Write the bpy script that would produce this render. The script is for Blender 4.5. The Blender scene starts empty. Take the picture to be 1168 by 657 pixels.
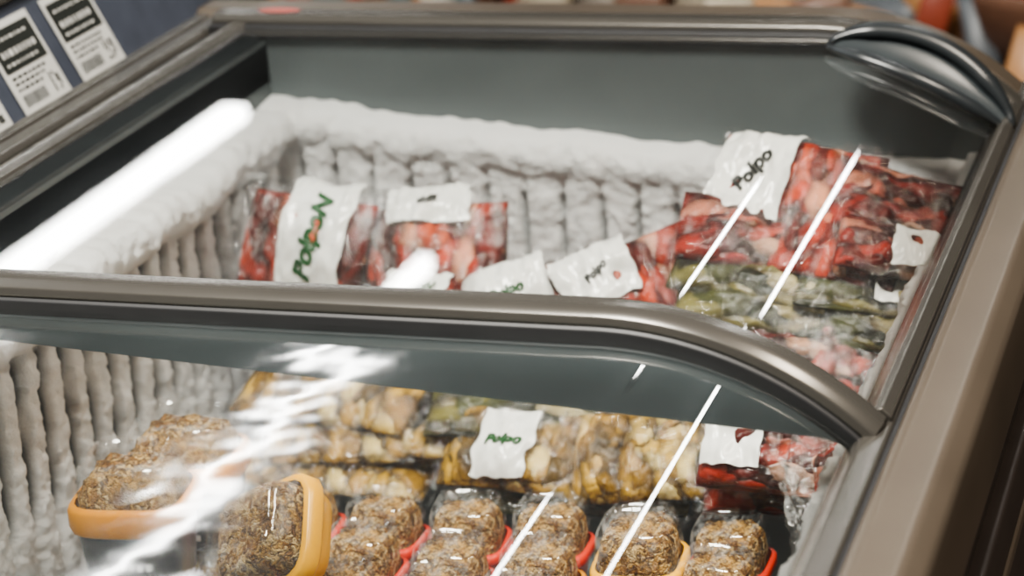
import bpy, bmesh, math, random
from mathutils import Vector, Matrix, Euler, noise
random.seed(4)
U=0.566; RIM=0.90
def W(x,y,z): return Vector((x*U,y*U,RIM+z*U))
scn=bpy.context.scene
try: scn.view_settings.look='AgX - Medium High Contrast'
except Exception: pass
COL=scn.collection
# ---------------------------------------------------------------- materials
def newmat(name):
    m=bpy.data.materials.new(name); m.use_nodes=True
    nt=m.node_tree; b=nt.nodes['Principled BSDF']; return m,nt,b
def ramp(nt,fac,stops,interp='LINEAR'):
    r=nt.nodes.new('ShaderNodeValToRGB'); r.color_ramp.interpolation=interp
    el=r.color_ramp.elements
    while len(el)<len(stops): el.new(0.5)
    for e,(p,c) in zip(el,stops):
        e.position=p; e.color=(c[0],c[1],c[2],1)
    nt.links.new(fac,r.inputs[0]); return r.outputs[0]
def coords(nt,scale=(1,1,1)):
    t=nt.nodes.new('ShaderNodeTexCoord'); mp=nt.nodes.new('ShaderNodeMapping')
    mp.inputs['Scale'].default_value=scale
    nt.links.new(t.outputs['Object'],mp.inputs[0]); return mp.outputs[0]
def noise_n(nt,vec,scale,detail=4,rough=.55):
    n=nt.nodes.new('ShaderNodeTexNoise'); n.inputs['Scale'].default_value=scale
    n.inputs['Detail'].default_value=detail; n.inputs['Roughness'].default_value=rough
    nt.links.new(vec,n.inputs['Vector']); return n
def bump(nt,h,dist,strength=1.0):
    b=nt.nodes.new('ShaderNodeBump'); b.inputs['Distance'].default_value=dist
    b.inputs['Strength'].default_value=strength
    nt.links.new(h,b.inputs['Height']); return b.outputs[0]
def math_n(nt,op,a,b):
    m=nt.nodes.new('ShaderNodeMath'); m.operation=op
    for i,x in enumerate((a,b)):
        if isinstance(x,(int,float)): m.inputs[i].default_value=x
        else: nt.links.new(x,m.inputs[i])
    return m.outputs[0]
def simple(name,col,rough=.5,metal=0,var=.12,scale=30,bmp=0,emis=0):
    m,nt,b=newmat(name); v=coords(nt); n=noise_n(nt,v,scale)
    c2=tuple(x*(1-var) for x in col); c1=tuple(min(1,x*(1+var)) for x in col)
    nt.links.new(ramp(nt,n.outputs[0],[(.3,c2),(.7,c1)]),b.inputs['Base Color'])
    b.inputs['Roughness'].default_value=rough; b.inputs['Metallic'].default_value=metal
    if bmp: nt.links.new(bump(nt,n.outputs[0],bmp),b.inputs['Normal'])
    return m
M_frame=simple('frame_grey_metal',(.098,.092,.082),.24,.6,.08,8)
M_frame2=simple('rail_taupe_metal',(.112,.090,.069),.34,.5,.10,6)
M_dark=simple('black_rubber',(.010,.010,.011),.5)
M_char=simple('charcoal_plastic',(.018,.021,.023),.28)
M_grip=simple('grip_grey_plastic',(.030,.036,.039),.3)
M_body=simple('freezer_body_paint',(.025,.019,.016),.5)
M_liner=simple('liner_grey_steel',(.125,.145,.150),.5,.1,.10,5)
M_skirt=simple('skirt_blue_grey',(.19,.225,.24),.4,.1,.08,4)
M_tagw=simple('tag_card',(.40,.40,.38),.5,0,.06,40)
M_print=simple('printed_white_film',(.80,.81,.78),.22,0,.05,60)
M_black=simple('print_black_ink',(.012,.014,.012),.5)
M_green=simple('print_green_ink',(.010,.075,.016),.4)
M_blueh=simple('tag_holder_blue_plastic',(.046,.052,.068),.3)
M_red=simple('sticker_red',(.30,.045,.03),.4)
M_orange=simple('plastic_orange',(.80,.33,.015),.3,0,.06)
M_yellow=simple('plastic_yellow',(.85,.43,.015),.3,0,.06)
M_redp=simple('plastic_red',(.62,.04,.015),.3,0,.06)
def m_lamp(name,s,c=(1,1,.97)):
    m,nt,b=newmat(name); b.inputs['Base Color'].default_value=(.8,.8,.8,1)
    b.inputs['Emission Color'].default_value=(*c,1); b.inputs['Emission Strength'].default_value=s; return m
M_tube=m_lamp('fluorescent_tube',34)
def m_frost():
    m,nt,b=newmat('frost_ice'); v=coords(nt)
    n=noise_n(nt,v,300,6,.75); n2=noise_n(nt,v,30,4,.6)
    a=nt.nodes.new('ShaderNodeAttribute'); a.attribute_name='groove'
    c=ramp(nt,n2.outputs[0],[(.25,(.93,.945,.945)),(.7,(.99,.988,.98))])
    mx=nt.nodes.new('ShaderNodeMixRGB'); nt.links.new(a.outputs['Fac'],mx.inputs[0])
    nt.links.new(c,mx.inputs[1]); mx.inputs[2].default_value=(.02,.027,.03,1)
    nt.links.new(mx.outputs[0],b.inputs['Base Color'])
    b.inputs['Roughness'].default_value=.7
    nt.links.new(bump(nt,n.outputs[0],.0028),b.inputs['Normal']); return m
M_frost=m_frost()
def m_pane(name,wave,wscale,haze,rough=.012,masked=False):
    m=bpy.data.materials.new(name); m.use_nodes=True; nt=m.node_tree; nt.nodes.clear()
    out=nt.nodes.new('ShaderNodeOutputMaterial')
    tr=nt.nodes.new('ShaderNodeBsdfTransparent'); tr.inputs[0].default_value=(.96,.97,.955,1)
    gl=nt.nodes.new('ShaderNodeBsdfGlossy'); gl.inputs['Roughness'].default_value=rough
    gl.inputs[0].default_value=(1,1,1,1)
    df=nt.nodes.new('ShaderNodeBsdfDiffuse'); df.inputs[0].default_value=(.76,.82,.84,1)
    v=coords(nt,wscale); n=noise_n(nt,v,1,2,.5)
    h=n.outputs[0]
    if masked:
        sx=nt.nodes.new('ShaderNodeSeparateXYZ'); nt.links.new(coords(nt),sx.inputs[0])
        mr=nt.nodes.new('ShaderNodeMapRange'); mr.inputs[1].default_value=-.42; mr.inputs[2].default_value=-.54
        mr.inputs[3].default_value=.03; mr.inputs[4].default_value=1; nt.links.new(sx.outputs[0],mr.inputs[0])
        h=math_n(nt,'MULTIPLY',h,mr.outputs[0])
        nt.links.new(math_n(nt,'MULTIPLY',mr.outputs[0],.05),gl.inputs['Roughness'])
    bn=bump(nt,h,wave); nt.links.new(bn,gl.inputs['Normal'])
    lw=nt.nodes.new('ShaderNodeFresnel'); lw.inputs[0].default_value=1.5
    mul=math_n(nt,'MULTIPLY',lw.outputs[0],1.5)
    hz=noise_n(nt,coords(nt,(3,1.2,3)),1.6,5,.6)
    r=ramp(nt,hz.outputs[0],[(.35,(haze*.3,)*3),(.75,(haze*1.6,)*3)])
    m1=nt.nodes.new('ShaderNodeMixShader'); nt.links.new(r,m1.inputs[0])
    nt.links.new(tr.outputs[0],m1.inputs[1]); nt.links.new(df.outputs[0],m1.inputs[2])
    m2=nt.nodes.new('ShaderNodeMixShader'); nt.links.new(mul,m2.inputs[0])
    nt.links.new(m1.outputs[0],m2.inputs[1]); nt.links.new(gl.outputs[0],m2.inputs[2])
    nt.links.new(m2.outputs[0],out.inputs[0]); return m
M_glassR=m_pane('lid_glass',.0002,(3,1.5,3),.014)
M_glassF=m_pane('lid_glass_misted',.0009,(12,12,12),.010,masked=True)
def m_film(name='clear_plastic_film',fac=.09,b_s=90,b_d=.004,white=.05,gr=.13,lo=.52,hi=.66):
    m=bpy.data.materials.new(name); m.use_nodes=True; nt=m.node_tree; nt.nodes.clear()
    out=nt.nodes.new('ShaderNodeOutputMaterial')
    tr=nt.nodes.new('ShaderNodeBsdfTransparent')
    gl=nt.nodes.new('ShaderNodeBsdfGlossy'); gl.inputs['Roughness'].default_value=gr
    df=nt.nodes.new('ShaderNodeBsdfDiffuse'); df.inputs[0].default_value=(.92,.94,.93,1)
    v=coords(nt); n=noise_n(nt,v,b_s,3,.6)
    bn=bump(nt,n.outputs[0],b_d); nt.links.new(bn,gl.inputs['Normal'])
    n2=noise_n(nt,coords(nt,(1,.45,1)),55,4,.7)
    r=ramp(nt,n2.outputs[0],[(lo,(white*.2,)*3),(hi,(min(1,white*6),)*3)])
    m1=nt.nodes.new('ShaderNodeMixShader'); nt.links.new(r,m1.inputs[0])
    nt.links.new(tr.outputs[0],m1.inputs[1]); nt.links.new(df.outputs[0],m1.inputs[2])
    m2=nt.nodes.new('ShaderNodeMixShader'); m2.inputs[0].default_value=fac
    nt.links.new(m1.outputs[0],m2.inputs[1]); nt.links.new(gl.outputs[0],m2.inputs[2])
    nt.links.new(m2.outputs[0],out.inputs[0]); return m
M_film=m_film(fac=.050,b_d=.006,white=.012,gr=.07,lo=.55,hi=.68)
M_film2=m_film('crinkled_plastic_film',.065,80,.007,.045,.08,.52,.66)
M_dome=m_film('clear_lid_plastic',.07,25,.0015,.03,.07)
def m_content(name,stops,scale,bd=.004,rough=.35,stretch=(1,1,1),dark=.45):
    m,nt,b=newmat(name); v=coords(nt,stretch)
    nz=noise_n(nt,v,scale*.6,3)
    mixv=nt.nodes.new('ShaderNodeMixRGB'); mixv.inputs[0].default_value=.03
    nt.links.new(v,mixv.inputs[1]); nt.links.new(nz.outputs['Color'],mixv.inputs[2])
    vo=nt.nodes.new('ShaderNodeTexVoronoi'); vo.inputs['Scale'].default_value=scale
    nt.links.new(mixv.outputs[0],vo.inputs['Vector'])
    sp=nt.nodes.new('ShaderNodeSeparateColor'); nt.links.new(vo.outputs['Color'],sp.inputs[0])
    base=ramp(nt,sp.outputs[0],stops)
    dk=ramp(nt,vo.outputs['Distance'],[(.30,(1,1,1)),(.8,(dark,dark*.9,dark*.85))])
    mx=nt.nodes.new('ShaderNodeMixRGB'); mx.blend_type='MULTIPLY'; mx.inputs[0].default_value=1
    nt.links.new(base,mx.inputs[1]); nt.links.new(dk,mx.inputs[2])
    nt.links.new(mx.outputs[0],b.inputs['Base Color']); b.inputs['Roughness'].default_value=rough
    b.inputs['Specular IOR Level'].default_value=.3
    inv=math_n(nt,'SUBTRACT',1,vo.outputs['Distance'])
    nt.links.new(bump(nt,inv,bd),b.inputs['Normal']); return m
M_octo=m_content('red_octopus_pieces',[(0,(.05,.006,.003)),(.35,(.30,.020,.006)),(.78,(.56,.060,.014)),(.96,(.62,.26,.14))],62,.006,.4,(1,.5,1),.18)
M_octo2=m_content('dark_red_octopus_pieces',[(0,(.02,.005,.004)),(.35,(.13,.010,.005)),(.76,(.38,.028,.010)),(.95,(.50,.28,.18))],66,.006,.4,(.45,1,1),.18)
M_crumb=m_content('yellow_seafood_mix',[(0,(.06,.035,.004)),(.35,(.27,.145,.012)),(.75,(.48,.29,.035)),(.97,(.62,.48,.18))],70,.005,.45,(1,.6,1),.2)
M_shrimp=m_content('olive_shrimp',[(0,(.012,.016,.006)),(.4,(.080,.085,.020)),(.78,(.22,.19,.05)),(.97,(.42,.36,.18))],60,.005,.4,(.35,1,1),.2)
M_gran=m_content('brown_shellfish_pieces',[(0,(.11,.042,.008)),(.35,(.34,.17,.042)),(.7,(.56,.34,.10)),(.95,(.72,.53,.26))],190,.003,.55,dark=.25)
# ---------------------------------------------------------------- mesh helpers
def mk(name,verts,faces,mats,parent=None,smooth=True,fm=None,bev=0):
    me=bpy.data.meshes.new(name); me.from_pydata([tuple(v) for v in verts],[],faces); me.update()
    if not isinstance(mats,(list,tuple)): mats=[mats]
    for m in mats: me.materials.append(m)
    for i,p in enumerate(me.polygons):
        p.use_smooth=smooth
        if fm: p.material_index=fm[i]
    o=bpy.data.objects.new(name,me); COL.objects.link(o)
    if parent: o.parent=parent
    if bev:
        b=o.modifiers.new('bev','BEVEL'); b.width=bev; b.segments=3; b.limit_method='ANGLE'; b.angle_limit=.5
        o.modifiers.new('wn','WEIGHTED_NORMAL')
    bm=bmesh.new(); bm.from_mesh(me); bmesh.ops.recalc_face_normals(bm,faces=bm.faces); bm.to_mesh(me); bm.free()
    return o
def empty(name,loc=(0,0,0)):
    e=bpy.data.objects.new(name,None); e.location=loc; COL.objects.link(e); return e
def prism_y(name,poly,y0,y1,mat,parent,bev=.003):
    n=len(poly); v=[W(x,y0,z) for x,z in poly]+[W(x,y1,z) for x,z in poly]
    f=[(i,(i+1)%n,n+(i+1)%n,n+i) for i in range(n)]+[tuple(range(n)),tuple(range(2*n-1,n-1,-1))]
    return mk(name,v,f,mat,parent,False,None,bev)
def box(name,a,b,mat,parent=None,bev=.003,world=False):
    x0,y0,z0=a;x1,y1,z1=b
    v=[(x,y,z) for z in(z0,z1) for y in(y0,y1) for x in(x0,x1)]
    if not world: v=[W(*p) for p in v]
    f=[(0,2,3,1),(4,5,7,6),(0,1,5,4),(2,6,7,3),(0,4,6,2),(1,3,7,5)]
    return mk(name,v,f,mat,parent,False,None,bev)
R=.46; XC=-.76; XL=-1.80; XR=-.446
def prof(x):
    if x<=XC: return 0.0
    s=x-XC; return -(R-math.sqrt(R*R-s*s))
def pnorm(x):
    if x<=XC: return (0,1)
    s=(x-XC)/R; return (s,math.sqrt(1-s*s))
PX=[XL+(XC-XL)*i/10 for i in range(10)]+[XC+(XR-XC)*i/28 for i in range(29)]
def sweep(name,sect,y0,mat,parent,xs=PX,off=0,bev=.0015):
    n=len(sect); v=[];f=[]
    for x in xs:
        nx,nz=pnorm(x); z=prof(x)+off
        for dy,dn in sect: v.append(W(x+nx*dn,y0+dy,z+nz*dn))
    for i in range(len(xs)-1):
        for j in range(n):
            a=i*n+j;b=i*n+(j+1)%n; f.append((a,b,b+n,a+n))
    f.append(tuple(range(n))); f.append(tuple(range(len(v)-n,len(v))))
    return mk(name,v,f,mat,parent,True,None,bev)
# ---------------------------------------------------------------- freezer
fz=empty('chest_freezer')
Y0=1.25;YM=2.57;Y1=4.02
box('body',(-1.87,Y0,-1.59),(-.345,4.06,-1.50),M_dark,fz)
mk('body_shell',[W(x,y,z) for (x,y,z) in [(-1.87,Y0,-1.5),(-.345,Y0,-1.5),(-.345,4.06,-1.5),(-1.87,4.06,-1.5),(-1.87,Y0,-.16),(-.345,Y0,-.16),(-.345,4.06,-.16),(-1.87,4.06,-.16)]],
   [(0,1,5,4),(1,2,6,5),(2,3,7,6),(3,0,4,7),(0,3,2,1)],M_body,fz,False)
LXL,LXR,LY0,LY1=-1.70,-.475,Y0+.10,3.86
mk('liner',[W(*p) for p in [(LXL,LY0,-.62),(LXR,LY0,-.62),(LXR,LY1,-.62),(LXL,LY1,-.62),(LXL,LY0,-.02),(LXR,LY0,-.16),(LXR,LY1,-.16),(LXL,LY1,-.02)]],
   [(0,1,2,3),(0,1,5,4),(1,2,6,5),(3,0,4,7)],M_liner,fz,False)
v=[];xs=[LXL+(LXR-LXL)*i/50 for i in range(51)]
for x in xs: v+=[W(x,LY1,-.62),W(x,LY1,prof(min(x,XR))-.015)]
mk('liner_end',v,[(2*i,2*i+2,2*i+3,2*i+1) for i in range(50)],M_liner,fz)
prism_y('rail_right_inner',[(-.475,-.165),(-.475,-.135),(-.455,-.118),(-.430,-.118),(-.425,-.128),(-.425,-.165)],Y0,4.04,M_frame,fz,.002)
prism_y('rail_right',[(-.42,-.17),(-.42,-.114),(-.408,-.106),(-.36,-.112),(-.338,-.130),(-.330,-.17),(-.330,-.235),(-.35,-.235)],Y0-.02,4.06,M_frame2,fz,.004)
prism_y('rail_right_groove',[(-.4265,-.16),(-.4265,-.122),(-.4185,-.122),(-.4185,-.16)],Y0,4.05,M_dark,fz,0)
prism_y('bumper_trim',[(-.35,-.30),(-.325,-.29),(-.315,-.32),(-.315,-.40),(-.33,-.42),(-.35,-.42)],Y0-.02,4.06,M_body,fz,.004)
prism_y('bumper_strip',[(-.317,-.335),(-.311,-.338),(-.311,-.352),(-.317,-.355)],Y0-.02,4.06,M_frame2,fz,.001)
prism_y('rail_left_track',[(-1.775,-.10),(-1.775,-.012),(-1.765,-.004),(-1.735,-.006),(-1.705,-.018),(-1.70,-.03),(-1.70,-.10)],Y0,4.02,M_char,fz,.002)
prism_y('rail_left_groove',[(-1.80,-.10),(-1.80,-.022),(-1.775,-.022),(-1.775,-.10)],Y0,4.02,M_dark,fz,0)
prism_y('rail_left',[(-1.875,-.18),(-1.875,-.012),(-1.865,-.002),(-1.845,-.002),(-1.842,-.010),(-1.836,-.010),(-1.833,-.002),(-1.808,-.002),(-1.80,-.012),(-1.80,-.18)],Y0-.02,4.06,M_frame,fz,.0015)
PXF=[-1.87,-1.83]+PX
rs=[(0,-.12),(0,-.004),(.015,.006),(.075,.006),(.10,-.012),(.10,-.16)]
sweep('rim_far',rs,3.95,M_frame2,fz,PXF)
sweep('rim_near',rs,Y0-.02,M_frame2,fz,PXF)
fs=[(0,-.012),(0,.012),(.010,.020),(.050,.020),(.068,.010),(.070,-.012)]
sweep('lid_frame_far',fs,3.86,M_frame,fz)
sweep('lid_frame_far_seal',[(-.012,-.018),(-.012,.004),(.002,.006),(.002,-.018)],3.86,M_dark,fz)
sweep('lid_frame_mid',[(-.012,-.008),(-.016,-.002),(-.014,.007),(-.006,.013),(.006,.017),(.026,.017),(.036,.009),(.037,-.008)],YM,M_frame,fz,bev=.001)
sweep('lid_frame_mid_seal',[(-.019,-.026),(-.019,-.008),(-.014,-.004),(.01,-.004),(.01,-.026)],YM,M_dark,fz,bev=.001)
prism_y('lid_edge_right_rear',[(-.452,-.135),(-.452,-.106),(-.442,-.102),(-.430,-.112),(-.430,-.135)],YM+.03,3.90,M_frame,fz,.0015)
prism_y('lid_edge_right_front',[(-.462,-.155),(-.462,-.134),(-.452,-.129),(-.438,-.135),(-.438,-.155)],Y0+.05,YM-.02,M_char,fz,.0015)
prism_y('lid_edge_left_rear',[(-1.765,-.006),(-1.765,.006),(-1.75,.010),(-1.735,.006),(-1.73,-.006)],YM+.03,3.90,M_frame,fz,.0015)
def pane(name,ya,yb,off,mat):
    v=[];f=[];ys=[ya+(yb-ya)*i/6 for i in range(7)]
    xs=[-1.76+(XC+1.76)*i/10 for i in range(10)]+[XC+(XR-XC)*i/60 for i in range(61)]
    for y in ys:
        for x in xs: v.append(W(x,y,prof(x)+off))
    n=len(xs)
    for j in range(6):
        for i in range(n-1): f.append((j*n+i,j*n+i+1,(j+1)*n+i+1,(j+1)*n+i))
    return mk(name,v,f,mat,fz)
pane('lid_glass_rear',YM+.01,3.87,.001,M_glassR)
pane('lid_glass_front',Y0+.06,YM-.018,-.018,M_glassF)
YS=2.555
v=[];xs=[-1.70+(XR-.01+1.70)*i/60 for i in range(61)]
for x in xs:
    zb=min(-.062-.0605*(x+1.516),prof(x)-.034)
    v+=[W(x,YS,prof(x)-.018),W(x,YS,zb),W(x,YS+.02,prof(x)-.018),W(x,YS+.02,zb)]
f=[]
for i in range(60):
    a=4*i; f+=[(a,a+4,a+5,a+1),(a+2,a+3,a+7,a+6),(a+1,a+5,a+7,a+3)]
mk('lid_skirt',v,f,M_skirt,fz)
def tube(name,pts,rx,rz,mat,parent,seg=14):
    v=[];f=[];n=len(pts)
    for i,p in enumerate(pts):
        t=(pts[min(i+1,n-1)]-pts[max(i-1,0)]).normalized()
        a=Vector((0,1,0)); b=t.cross(a).normalized(); a=b.cross(t).normalized()
        k=min(1,.35+3.5*min(i,n-1-i)/n)
        for j in range(seg):
            th=2*math.pi*j/seg
            v.append(p+a*math.cos(th)*rx*k+b*math.sin(th)*rz*k)
    for i in range(n-1):
        for j in range(seg):
            f.append((i*seg+j,i*seg+(j+1)%seg,(i+1)*seg+(j+1)%seg,(i+1)*seg+j))
    f.append(tuple(range(seg))); f.append(tuple(range(len(v)-seg,len(v))))
    return mk(name,v,f,mat,parent)
def handle(prefix,yc):
    A=[];B=[]
    for i in range(33):
        t=i/32; s=math.sin(math.pi*t); x=-.715+t*(.715-.440); x=min(x,XR+.006); xx=min(x,XR); nx,nz=pnorm(xx)
        k=.012+.034*s**.6
        A.append(W(x+nx*k,yc+.045*s**.6,prof(xx)+nz*k))
        B.append(W(x+nx*.010,yc-.045*s**.6,prof(xx)+nz*.010))
    tube(prefix+'_grip',A,.012,.0080,M_char,fz)
    tube(prefix+'_lower_bar',B,.008,.006,M_char,fz)
    v=[];f=[];m=8
    for i in range(33):
        for j in range(m+1):
            q=j/m; p=A[i].lerp(B[i],q); nx,nz=pnorm(min(XR,-.715+i/32*.275))
            p=p-Vector((nx,0,nz))*(.010*math.sin(math.pi*q)*math.sin(math.pi*i/32)); v.append(p)
    for i in range(32):
        for j in range(m): a=i*(m+1)+j; f.append((a,a+1,a+m+2,a+m+1))
    mk(prefix+'_cup',v,f,M_grip,fz)
handle('handle',3.765)
v=[W(-1.685+.038*math.cos(a),3.893+.016*math.sin(a),.0215) for a in [2*math.pi*i/24 for i in range(24)]]
mk('sticker',v,[tuple(range(24))],M_red,fz,False)
# frost walls
def frost(name,p0,p1,inward,ztop,zbot,ribper,mat,seed,rollT=.06,rw0=.10,ribl=.26,gd=1.0,gw=.66,ribT=.034,smoothjoin=False,na=1.0):
    p0=Vector(p0);p1=Vector(p1);L=(p1-p0).length;n=int(L/.0050);m=100
    v=[];f=[];g=[];inw=Vector(inward)
    for i in range(n+1):
        t=i/n;p=p0.lerp(p1,t);zt=ztop(t)+.016*noise.noise(Vector((t*L*6,seed,0)))+.009*noise.noise(Vector((t*L*30,seed,0)))
        rw=rw0+.02*noise.noise(Vector((t*L*5,seed,4)))+.010*noise.noise(Vector((t*L*22,seed,8)))
        for j in range(m+1):
            s=j/m; d=(zt-zbot)*s
            q=Vector((t*L,d,seed)); qs=Vector((t*L,d*.35,seed))
            roll=0
            if d<rw: roll=rollT*math.sqrt(max(0,1-((d-rw*.45)/(rw*.55))**2))
            gr=0
            ph=(t*L/ribper+.08*noise.noise(qs*8)+.03*noise.noise(q*30))%1; w=abs(ph-.5)*2
            arc=rw*.80+.03*w*w
            rib=0
            if d>arc*.9:
                dd=d-arc*.9
                if dd<ribl:
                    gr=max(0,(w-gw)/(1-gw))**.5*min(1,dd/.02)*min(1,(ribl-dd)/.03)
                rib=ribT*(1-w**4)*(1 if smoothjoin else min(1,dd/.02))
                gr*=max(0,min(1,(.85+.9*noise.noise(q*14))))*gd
            o=.012+max(roll,rib)
            if smoothjoin and d>rw*.45:
                o=.012+max(roll,ribT*(1-.4*w**8))
            elif d<.5*rw: o=.012+roll
            o+=na*(.007*noise.noise(q*22)+.005*noise.noise(q*55)+.004*noise.noise(q*110)+.003*noise.noise(q*220))
            if gr>.25: o=min(o,.014+ribT*.6*(1-gr))
            o=max(o,.003)
            if d==0:o=.0
            v.append(W(*(p+inw*o+Vector((0,0,zt-d))))); g.append(min(1,max(0,gr*1.2)))
    for i in range(n):
        for j in range(m):
            a=i*(m+1)+j; f.append((a,a+1,a+m+2,a+m+1))
    o=mk(name,v,f,mat,fz)
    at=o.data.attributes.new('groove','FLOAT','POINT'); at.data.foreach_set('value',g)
    return o
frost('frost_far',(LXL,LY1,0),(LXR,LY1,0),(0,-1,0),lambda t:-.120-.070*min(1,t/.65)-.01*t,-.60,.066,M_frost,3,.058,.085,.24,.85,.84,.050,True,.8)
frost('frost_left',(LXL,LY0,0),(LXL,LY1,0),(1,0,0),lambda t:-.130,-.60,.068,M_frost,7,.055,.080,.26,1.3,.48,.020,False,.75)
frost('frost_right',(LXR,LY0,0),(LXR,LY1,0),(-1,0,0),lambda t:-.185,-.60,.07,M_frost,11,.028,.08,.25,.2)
# ---------------------------------------------------------------- price tag rail
pr=empty('price_tag_rail')
up=Vector((-.45,0,.89)); nrm=Vector((.89,0,.45)); base=Vector((-1.89,0,-.035))
def pp(y,h,n): p=base+Vector((0,y,0))+up*h+nrm*n; return W(*p)
def slab(name,y0,y1,h0,h1,n0,n1,mat,bev=0):
    v=[pp(y,h,n) for n in(n0,n1) for h in(h0,h1) for y in(y0,y1)]
    f=[(0,2,3,1),(4,5,7,6),(0,1,5,4),(2,6,7,3),(0,4,6,2),(1,3,7,5)]
    return mk(name,v,f,mat,pr,False,None,bev)
slab('back_panel',Y0,4.6,-.02,.20,-.02,0,M_blueh,.002)
slab('lower_lip',Y0,4.6,-.02,.008,0,.010,M_char,.002)
slab('upper_lip',Y0,4.6,.185,.20,0,.012,M_frame,.002)
tg=0
def tag(y,h,w=.155,H=.15):
    global tg; tg+=1
    v=[];f=[];fm=[]
    def q(a,b,c,d,n,m):
        k=len(v); v.extend([pp(y+a*w,h+c*H,n),pp(y+b*w,h+c*H,n),pp(y+b*w,h+d*H,n),pp(y+a*w,h+d*H,n)]); f.append((k,k+1,k+2,k+3)); fm.append(m)
    q(0,1,0,1,.004,0); q(.06,.94,.46,.92,.005,1)
    for r in range(3):
        x=.14
        while x<.8:
            ww=random.uniform(.03,.08); hh=(.03,.07,.03)[r]; y0=(.52,.62,.80)[r]
            q(x,x+ww,y0,y0+hh,.006,0); x+=ww+.035
    x=.1
    while x<.55:
        ww=random.uniform(.008,.02); q(x,x+ww,.07,.2,.005,1); x+=ww+.015
    for r in range(3):
        x=.1
        while x<.6+.1*r:
            ww=random.uniform(.03,.09); q(x,x+ww,.25+.065*r,.28+.065*r,.005,1); x+=ww+.03
    for r in range(5):
        for c in range(6):
            if random.random()<.6: q(.7+c*.035,.73+c*.035,.07+r*.045,.11+r*.045,.005,1)
    mk('tag_%d'%tg,v,f,[M_tagw,M_black],pr,False,fm)
for y in (3.16,3.36,3.56): tag(y,.016)
# ---------------------------------------------------------------- bags
def textmesh(s,size):
    cu=bpy.data.curves.new('t','FONT'); cu.body=s; cu.size=size; cu.align_x='CENTER'; cu.align_y='CENTER'; cu.resolution_u=4
    cu.offset=size*.045; cu.shear=.25
    o=bpy.data.objects.new('t',cu); COL.objects.link(o); bpy.context.view_layer.update()
    me=bpy.data.meshes.new_from_object(o.evaluated_get(bpy.context.evaluated_depsgraph_get()))
    bpy.data.objects.remove(o); bpy.data.curves.remove(cu)
    bm=bmesh.new(); bm.from_mesh(me); bpy.data.meshes.remove(me)
    bmesh.ops.triangulate(bm,faces=bm.faces)
    for _ in range(2):
        es=[e for e in bm.edges if e.calc_length()>size*.15]
        if es: bmesh.ops.subdivide_edges(bm,edges=es,cuts=1); bmesh.ops.triangulate(bm,faces=bm.faces)
    vs=[v.co.copy() for v in bm.verts]; bm.verts.index_update(); fs=[[v.index for v in f.verts] for f in bm.faces]; bm.free()
    return vs,fs
BAGN=0
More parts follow.
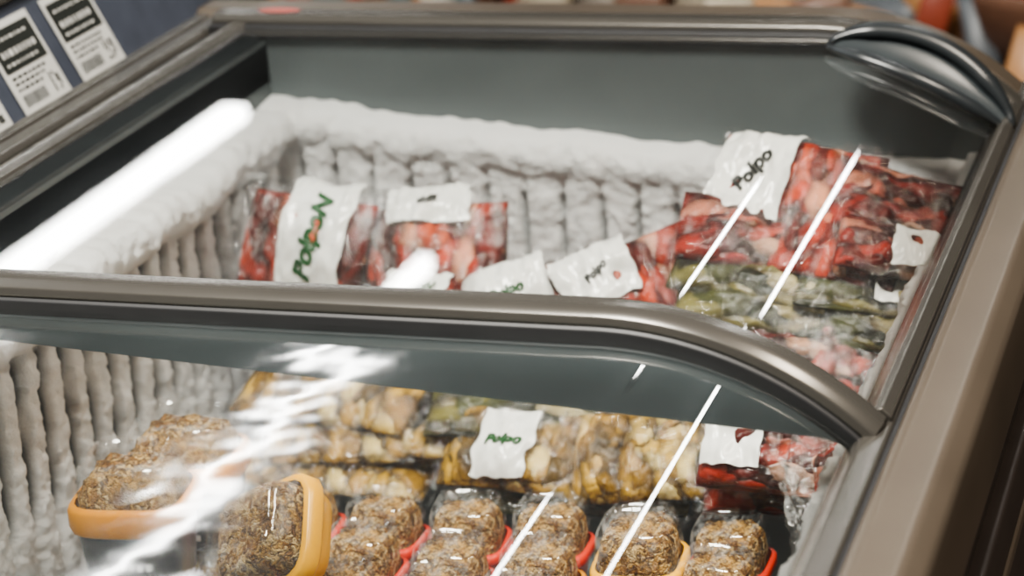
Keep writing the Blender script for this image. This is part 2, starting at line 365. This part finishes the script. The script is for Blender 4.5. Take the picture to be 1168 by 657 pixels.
def bag(loc,Wd,L,T,rot,cm,label=None,text=None,trot=0,tsize=.03,tink=4,seed=None,wr=1.0,name='frozen_seafood_bag',fill=.86,coff=(0,0),film=None):
    """loc, sizes in lid units; rot in degrees. label=(u0,u1,v0,v1) printed white area"""
    global BAGN; BAGN+=1
    sd=seed if seed is not None else BAGN*3.7
    Wm,Lm,Tm=Wd*U,L*U,T*U
    def S(u,v,side,k,inf):
        x=u*Wm/2*(k if not isinstance(k,tuple) else k[0]);y=v*Lm/2*(k if not isinstance(k,tuple) else k[1])
        if inf==0: x+=coff[0]*Wm/2; y+=coff[1]*Lm/2
        e=max(0,(1-abs(u)**3.2))**.55*max(0,(1-abs(v)**3.2))**.55
        z=side*(Tm/2*e*(.85+.5*noise.noise(Vector((x*22,y*22,sd+side))))+inf*e)
        z+=(.10*Tm+.004)*noise.noise(Vector((x*14,y*14,sd+9)))
        if inf>0:
            c=(.0048*noise.noise(Vector((x*60,y*28,sd+side*2)))+.0032*noise.noise(Vector((x*140,y*80,sd))))*wr
            z+=c*(1.0 if e>.3 else 1.8)
            edge=1-e; x+=.006*edge*noise.noise(Vector((y*50,sd,1))); y+=.006*edge*noise.noise(Vector((x*50,sd,2)))
            z+=.016*edge**3*noise.noise(Vector((x*18,y*18,sd+20)))
        else:
            z+=side*.0065*noise.noise(Vector((x*80,y*60,sd+5)))*e-side*.0012
        return Vector((x,y,z))
    v=[];f=[];fm=[]
    def grid(nu,nv,fn,mi):
        k=len(v)
        for j in range(nv+1):
            for i in range(nu+1): v.append(fn(i/nu*2-1,j/nv*2-1))
        for j in range(nv):
            for i in range(nu):
                a=k+j*(nu+1)+i; f.append((a,a+1,a+nu+2,a+nu+1)); fm.append(mi)
    for sgn in (1,-1):
        grid(44,38,lambda a,b:S(a,b,sgn,fill,0),0)
        grid(52,44,lambda a,b:S(a,b,sgn,1.0,.0025),1)
    def pt(u,w,n):
        p=S(max(-1,min(1,u)),max(-1,min(1,w)),1,1.0,.0025); p.z+=n; return p
    if label:
        a0,a1,b0,b1=label
        def LF(a,b,n=.0010):
            ja=.06*noise.noise(Vector((b*2.2,sd,31)))*(abs(a)**4); jb=.06*noise.noise(Vector((a*2.2,sd,37)))*(abs(b)**4)
            return pt(a0+(a1-a0)*(a+1)/2+ja,b0+(b1-b0)*(b+1)/2+jb,n)
        grid(30,30,LF,2)
        if text:
            vs,fs_=textmesh(text,tsize); cu,cv=(a0+a1)/2*Wm/2,(b0+b1)/2*Lm/2
            ca,sa=math.cos(trot),math.sin(trot); k=len(v)
            for p in vs:
                x=cu+p.x*ca-p.y*sa; y=cv+p.x*sa+p.y*ca
                v.append(pt(x/(Wm/2),y/(Lm/2),.0026))
            for t in fs_: f.append(tuple(k+i for i in t)); fm.append(4 if tink==5 else 3)
    me=bpy.data.meshes.new(name); me.from_pydata([tuple(p) for p in v],[],f); me.update()
    for m in (cm,film or M_film,M_print,M_green,M_black): me.materials.append(m)
    for i,p in enumerate(me.polygons): p.use_smooth=True; p.material_index=fm[i]
    o=bpy.data.objects.new(name,me); COL.objects.link(o)
    o.location=W(*loc); o.rotation_euler=[math.radians(a) for a in rot]
    return o
rd=math.radians
F2=M_film2
# rear pile, left to right
bag((-1.515,3.52,-.262),.36,.20,.075,(58,4,-6),M_octo,(-.16,.48,-1,1),'PolpoN',rd(82),.0250,4,fill=(.60,.78),coff=(.02,-.05),film=F2,wr=.9)
bag((-1.305,3.54,-.270),.28,.20,.08,(52,-4,6),M_octo,(-.5,.45,.30,1),'ciuffi',rd(10),.009,5,fill=(.84,.80),coff=(0,-.12),film=F2,wr=1.1)
bag((-1.10,3.42,-.308),.22,.15,.06,(46,-10,22),M_octo2,(-1,.20,-.6,.9),'Polpo',.2,.013,4,fill=.74,coff=(.2,0),wr=1.1,film=F2)
bag((-.965,3.44,-.282),.24,.17,.06,(46,-14,28),M_octo,(-.85,.15,-.30,.85),'Polpo',.5,.010,5,fill=.86,coff=(.06,-.1),wr=1.1)
bag((-1.43,3.46,-.37),.26,.20,.08,(30,4,6),M_octo,(-.3,.6,-.7,.3))
bag((-1.28,3.42,-.35),.24,.18,.07,(34,4,-6),M_octo,(-.7,.2,.0,.8),'PolpoN',.1,.012,4)
bag((-1.14,3.38,-.39),.24,.20,.07,(24,4,-6),M_octo,(-.2,.9,-1,.6),'Polpo',.1,.02,4)
bag((-.98,3.40,-.37),.26,.22,.07,(28,-4,6),M_octo,(-.7,.1,-.9,.1))
for x,y in ((-1.45,3.62),(-1.15,3.60),(-.85,3.60)): bag((x,y,-.49),.30,.32,.14,(8,0,random.uniform(-8,8)),M_octo2)
# right stack
bag((-.725,3.49,-.138),.27,.18,.060,(32,5,-6),M_octo,(-.86,.02,-.85,1),'Polpo',1.1,.0185,5,coff=(.05,0),fill=.92,wr=1.0)
bag((-.565,3.47,-.160),.21,.17,.055,(30,14,4),M_octo2,None,fill=.90,wr=1.3)
bag((-.555,3.37,-.185),.18,.12,.045,(28,14,8),M_octo2,(.0,.80,-.7,.5),None)
bag((-.77,3.41,-.180),.22,.15,.05,(26,4,6),M_octo2,fill=.92)
bag((-.63,3.39,-.190),.20,.14,.05,(24,6,-5),M_octo,fill=.92)
bag((-.75,3.38,-.215),.26,.16,.052,(28,5,-6),M_shrimp,None,fill=.92)
bag((-.585,3.37,-.225),.22,.16,.050,(28,8,4),M_shrimp,(.10,.80,-.75,.35),'11 04',0,.008,5,fill=.92)
bag((-.74,3.35,-.252),.26,.16,.052,(28,4,4),M_shrimp,None,None,fill=.92)
bag((-.58,3.34,-.264),.24,.16,.050,(28,8,-4),M_shrimp,None,fill=.9)
bag((-.70,3.32,-.290),.28,.17,.055,(28,6,-3),M_octo2,fill=.9)
bag((-.57,3.31,-.305),.22,.16,.050,(30,8,6),M_octo,fill=.88,film=F2)
bag((-.66,3.29,-.335),.28,.18,.055,(30,6,6),M_octo,fill=.9)
bag((-.57,3.26,-.352),.20,.16,.050,(32,10,-6),M_octo2,fill=.88)
bag((-.62,3.25,-.395),.30,.20,.065,(32,10,-4),M_octo2,(-.5,.1,-.5,.2),wr=1.8,film=F2)
bag((-.62,3.22,-.455),.28,.20,.065,(30,10,-8),M_octo,wr=1.8)
# yellow bags behind tubs
bag((-1.40,3.33,-.418),.34,.20,.055,(24,0,-10),M_crumb,fill=.9)
bag((-1.34,3.29,-.462),.36,.20,.055,(20,-4,6),M_crumb,fill=.90,wr=1.3)
bag((-1.38,3.26,-.51),.36,.20,.055,(14,2,0),M_crumb,fill=.9)
bag((-1.10,3.31,-.415),.30,.20,.055,(22,0,4),M_shrimp,fill=.9)
bag((-.90,3.30,-.415),.30,.20,.055,(28,-3,-10),M_crumb,fill=.9)
bag((-1.085,3.22,-.467),.24,.15,.07,(40,2,-3),M_crumb,(-.42,.28,-.8,.7),'Polpo',.1,.0135,4,fill=.9,wr=.8)
bag((-.87,3.22,-.462),.28,.16,.07,(36,-3,6),M_crumb,fill=.9,wr=1.3)
bag((-1.00,3.25,-.52),.40,.18,.06,(12,0,4),M_shrimp)
bag((-.685,3.12,-.388),.21,.15,.06,(46,0,-4),M_octo2,(-.85,-.05,-.55,.75),None,fill=.9)
bag((-.68,3.19,-.47),.26,.14,.07,(30,0,4),M_octo2)
bag((-.555,2.98,-.36),.20,.34,.05,(14,-40,4),M_octo2,wr=2.5,fill=.5,film=F2)
# ---------------------------------------------------------------- tubs
def tubmesh(name,w,h,basec,dark=False,split=.42,band=.08):
    v=[];f=[];fm=[];N=40
    def ring(r,z,n=4.5):
        k=len(v)
        for i in range(N):
            a=2*math.pi*i/N;c,s=math.cos(a),math.sin(a)
            rr=1/((abs(c)**n+abs(s)**n)**(1/n))
            v.append(Vector((c*rr*r*w/2,s*rr*r*w/2*.92,z*h)))
        return k
    def loft(rings,mi,cap=True,cap0=False):
        ks=[ring(*r) for r in rings]
        for a,b in zip(ks,ks[1:]):
            for i in range(N): f.append((a+i,a+(i+1)%N,b+(i+1)%N,b+i)); fm.append(mi)
        if cap: f.append(tuple(ks[-1]+i for i in range(N))); fm.append(mi)
        if cap0: f.append(tuple(ks[0]+i for i in range(N-1,-1,-1))); fm.append(mi)
    s=split
    loft([(.78,0),(.82,.02),(.92,s-band-.04)],1 if not dark else 3,False,True)
    loft([(.92,s-band-.04),(1.0,s-band-.02),(1.04,s-band+.02),(1.04,s+.02),(1.0,s+.05),(.92,s+.06)],1,False)
    loft([(.95,s+.04),(.93,s+.15),(.88,.86),(.84,.95),(.77,1.0),(.72,1.0),(.68,.965),(.64,.955)],2,True)
    ks=[]
    prof_=[(.86,s),(.86,s+.12),(.81,.74),(.74,.84),(.6,.88),(.4,.88),(.2,.89),(.05,.88)]
    for r,z in prof_:
        k=ring(r,z); ks.append(k)
        for i in range(N):
            p=v[k+i]; d=noise.noise(p*170)*.004+noise.noise(p*60)*.002
            p.z+=d; p.x*=1+d*4; p.y*=1+d*4
    for a,b in zip(ks,ks[1:]):
        for i in range(N): f.append((a+i,a+(i+1)%N,b+(i+1)%N,b+i)); fm.append(0)
    f.append(tuple(ks[-1]+i for i in range(N))); fm.append(0)
    if dark:
        for r in range(2):
            for j in range(3,9):
                a=j*math.pi*2/N*1.0-math.pi/2-.9; z0=.10+.11*r
                k=len(v)
                for (aa,zz) in ((a,z0),(a+.10,z0),(a+.10,z0+.05),(a,z0+.05)):
                    c,sn=math.cos(aa),math.sin(aa); rr=1/((abs(c)**4.5+abs(sn)**4.5)**(1/4.5))*(.85+.10*zz+.03)
                    v.append(Vector((c*rr*w/2,sn*rr*w/2*.92,zz*h)))
                f.append((k,k+1,k+2,k+3)); fm.append(4)
    me=bpy.data.meshes.new(name); me.from_pydata([tuple(p) for p in v],[],f); me.update()
    for m in (M_gran,basec,M_dome,M_char,M_print): me.materials.append(m)
    for i,p in enumerate(me.polygons): p.use_smooth=True; p.material_index=fm[i]
    return me
tw=.113*U
TM=[tubmesh('tub_red',tw,.115*U,M_redp),tubmesh('tub_orange',tw,.115*U,M_orange),tubmesh('tub_yellow',tw*1.08,.115*U,M_yellow,False,.46,.12)]
BIG=tubmesh('tub_big',.158*U,.185*U,M_orange,True,.64,.13)
TIP=tubmesh('tub_tip',.165*U,.11*U,M_yellow,False,.45,.18)
def tub(me,loc,rot=(0,0,0)):
    o=bpy.data.objects.new('plastic_food_tub',me); COL.objects.link(o); o.location=W(*loc)
    o.rotation_euler=[math.radians(a) for a in rot]; return o
for r,y in enumerate((3.07,2.952,2.835,2.718,2.60)):
    for c in range(7):
        x=-1.37+c*.127+r*.012
        if r>=1 and c==0: continue
        if c==6 : continue
        k=random.choice((0,0,1,0)); zz=0
        if c==4 and r==1: k=2; zz=.05; x+=.028
        tub(TM[k],(x+random.uniform(-.006,.006),y+random.uniform(-.003,.003),-.60+zz+random.uniform(0,.01)),(random.uniform(-3,3),random.uniform(-3,3),random.uniform(-5,5)))
for z in (-.50,-.685):
    tub(BIG,(-1.490,2.80,z),(0,0,8)); tub(BIG,(-1.490,2.965,z-.012),(0,0,4))
tub(TIP,(-1.255,2.80,-.44),(50,-30,-18))
# ---------------------------------------------------------------- surroundings
db=empty('grocery_display_bin')
box('bin_body',(-3.4,5.6,-1.59),(1.0,7.2,-.72),M_body,db)
box('bin_rim',(-3.42,5.56,-.72),(1.02,5.66,-.62),M_frame,db)
cols=[simple('pack_%d'%i,c,.4) for i,c in enumerate([(.28,.11,.03),(.22,.05,.03),(.30,.26,.20),(.07,.08,.09),(.34,.30,.26),(.14,.075,.05),(.10,.095,.09),(.34,.18,.08)])]
v=[];f=[];fm=[]
for i in range(330):
    cx=random.uniform(-3.25,.85);cy=random.uniform(5.75,7.05);cz=random.uniform(-.72,-.52)
    sx,sy,sz=random.uniform(.04,.11),random.uniform(.015,.04),random.uniform(.06,.13);k=len(v)
    rz=Euler((random.uniform(-.5,.5),random.uniform(-.3,.3),random.uniform(-.7,.7))).to_matrix()
    for zz,sc,ty in ((-1,1,.15),(-.7,.95,1),(.7,.95,1),(1,1,.15)):
        for ax,ay in ((-1,-.6),(-.8,-1),(.8,-1),(1,-.6),(1,.6),(.8,1),(-.8,1),(-1,.6)):
            v.append(W(*(Vector((cx,cy,cz))+rz@Vector((sx*sc*ax,sy*ty*ay,sz*zz)))))
    m=random.randrange(8)
    for q in range(3):
        for a in range(8): f.append((k+q*8+a,k+q*8+(a+1)%8,k+q*8+8+(a+1)%8,k+q*8+8+a)); fm.append(m)
    f.append(tuple(k+24+a for a in range(8))); fm.append(m)
mk('packages',v,f,cols,db,True,fm)
Mfloor=simple('floor_tile_brown',(.05,.037,.030),.35,0,.2,3)
Mceil=simple('ceiling_dark_grey',(.058,.065,.066),.8)
Mwall=simple('wall_grey',(.10,.10,.092),.8)
X0,X1r,YA,YB,ZC=-7.0,4.0,-3.0,12.0,3.15
box('floor',(X0,YA,-.1),(X1r,YB,0),Mfloor,None,0,True)
box('ceiling',(X0,YA,ZC),(X1r,YB,ZC+.1),Mceil,None,0,True)
box('wall_back',(X0,YB,0),(X1r,YB+.1,ZC),Mwall,None,0,True)
box('wall_left',(X0-.1,YA,0),(X0,YB,ZC),Mwall,None,0,True)
box('wall_right',(X1r,YA,0),(X1r+.1,YB,ZC),Mwall,None,0,True)
def fixture(x,y0,y1,w=.13,mat=None,zl=3.08):
    e=empty('ceiling_light_fixture')
    box('housing',(x-w/2-.02,y0-.02,zl+.015),(x+w/2+.02,y1+.02,ZC),M_frame,e,0,True)
    box('tube',(x-w/2,y0,zl-.02),(x+w/2,y1,zl+.015),mat or M_tube,e,0,True)
    return e
fixture(-4.22,6.9,9.2,.095)
fixture(-2.80,4.8,7.50,.04)
fixture(-1.0,6.55,7.5,.045)
fixture(-1.0,6.0,6.3,.045)
fixture(-1.06,4.0,5.15,.04)
fixture(.15,6.65,8.1,.05)
fixture(.04,4.0,6.35,.045)
def area(x,y,sx,sy,p,c):
    e=empty('ceiling_light_panel')
    box('housing',(x-sx/2-.03,y-sy/2-.03,3.06),(x+sx/2+.03,y+sy/2+.03,ZC),M_frame,e,0,True)
    l=bpy.data.lights.new('lamp','AREA'); l.shape='RECTANGLE'; l.size=sx; l.size_y=sy; l.energy=p; l.color=c
    o=bpy.data.objects.new('lamp',l); COL.objects.link(o); o.location=(x,y,3.05); o.parent=e
area(-.7,.7,.6,1.0,200,(1,.96,.885))
area(-2.6,2.0,.3,1.6,34,(.96,.99,1))
area(.9,1.6,.4,1.4,88,(1,.89,.76))
w=bpy.data.worlds.new('World'); scn.world=w; w.use_nodes=True
w.node_tree.nodes['Background'].inputs[0].default_value=(.55,.59,.58,1); w.node_tree.nodes['Background'].inputs[1].default_value=.26
# ---------------------------------------------------------------- camera
cam=bpy.data.cameras.new('Camera'); co=bpy.data.objects.new('Camera',cam); COL.objects.link(co)
fwd=Vector((-.298,.893,-.3363)).normalized(); rt=Vector((.9535,.295,-.0614)); rt=(rt-fwd*rt.dot(fwd)).normalized(); upc=rt.cross(fwd)
Mx=Matrix((rt,upc,-fwd)).transposed().to_4x4(); Mx.translation=Vector((0,0,RIM+U)); co.matrix_world=Mx
cam.sensor_width=36; cam.lens=2875/1168*36; cam.clip_start=.05
cam.dof.use_dof=True; cam.dof.focus_distance=1.80; cam.dof.aperture_fstop=5.6
scn.camera=co
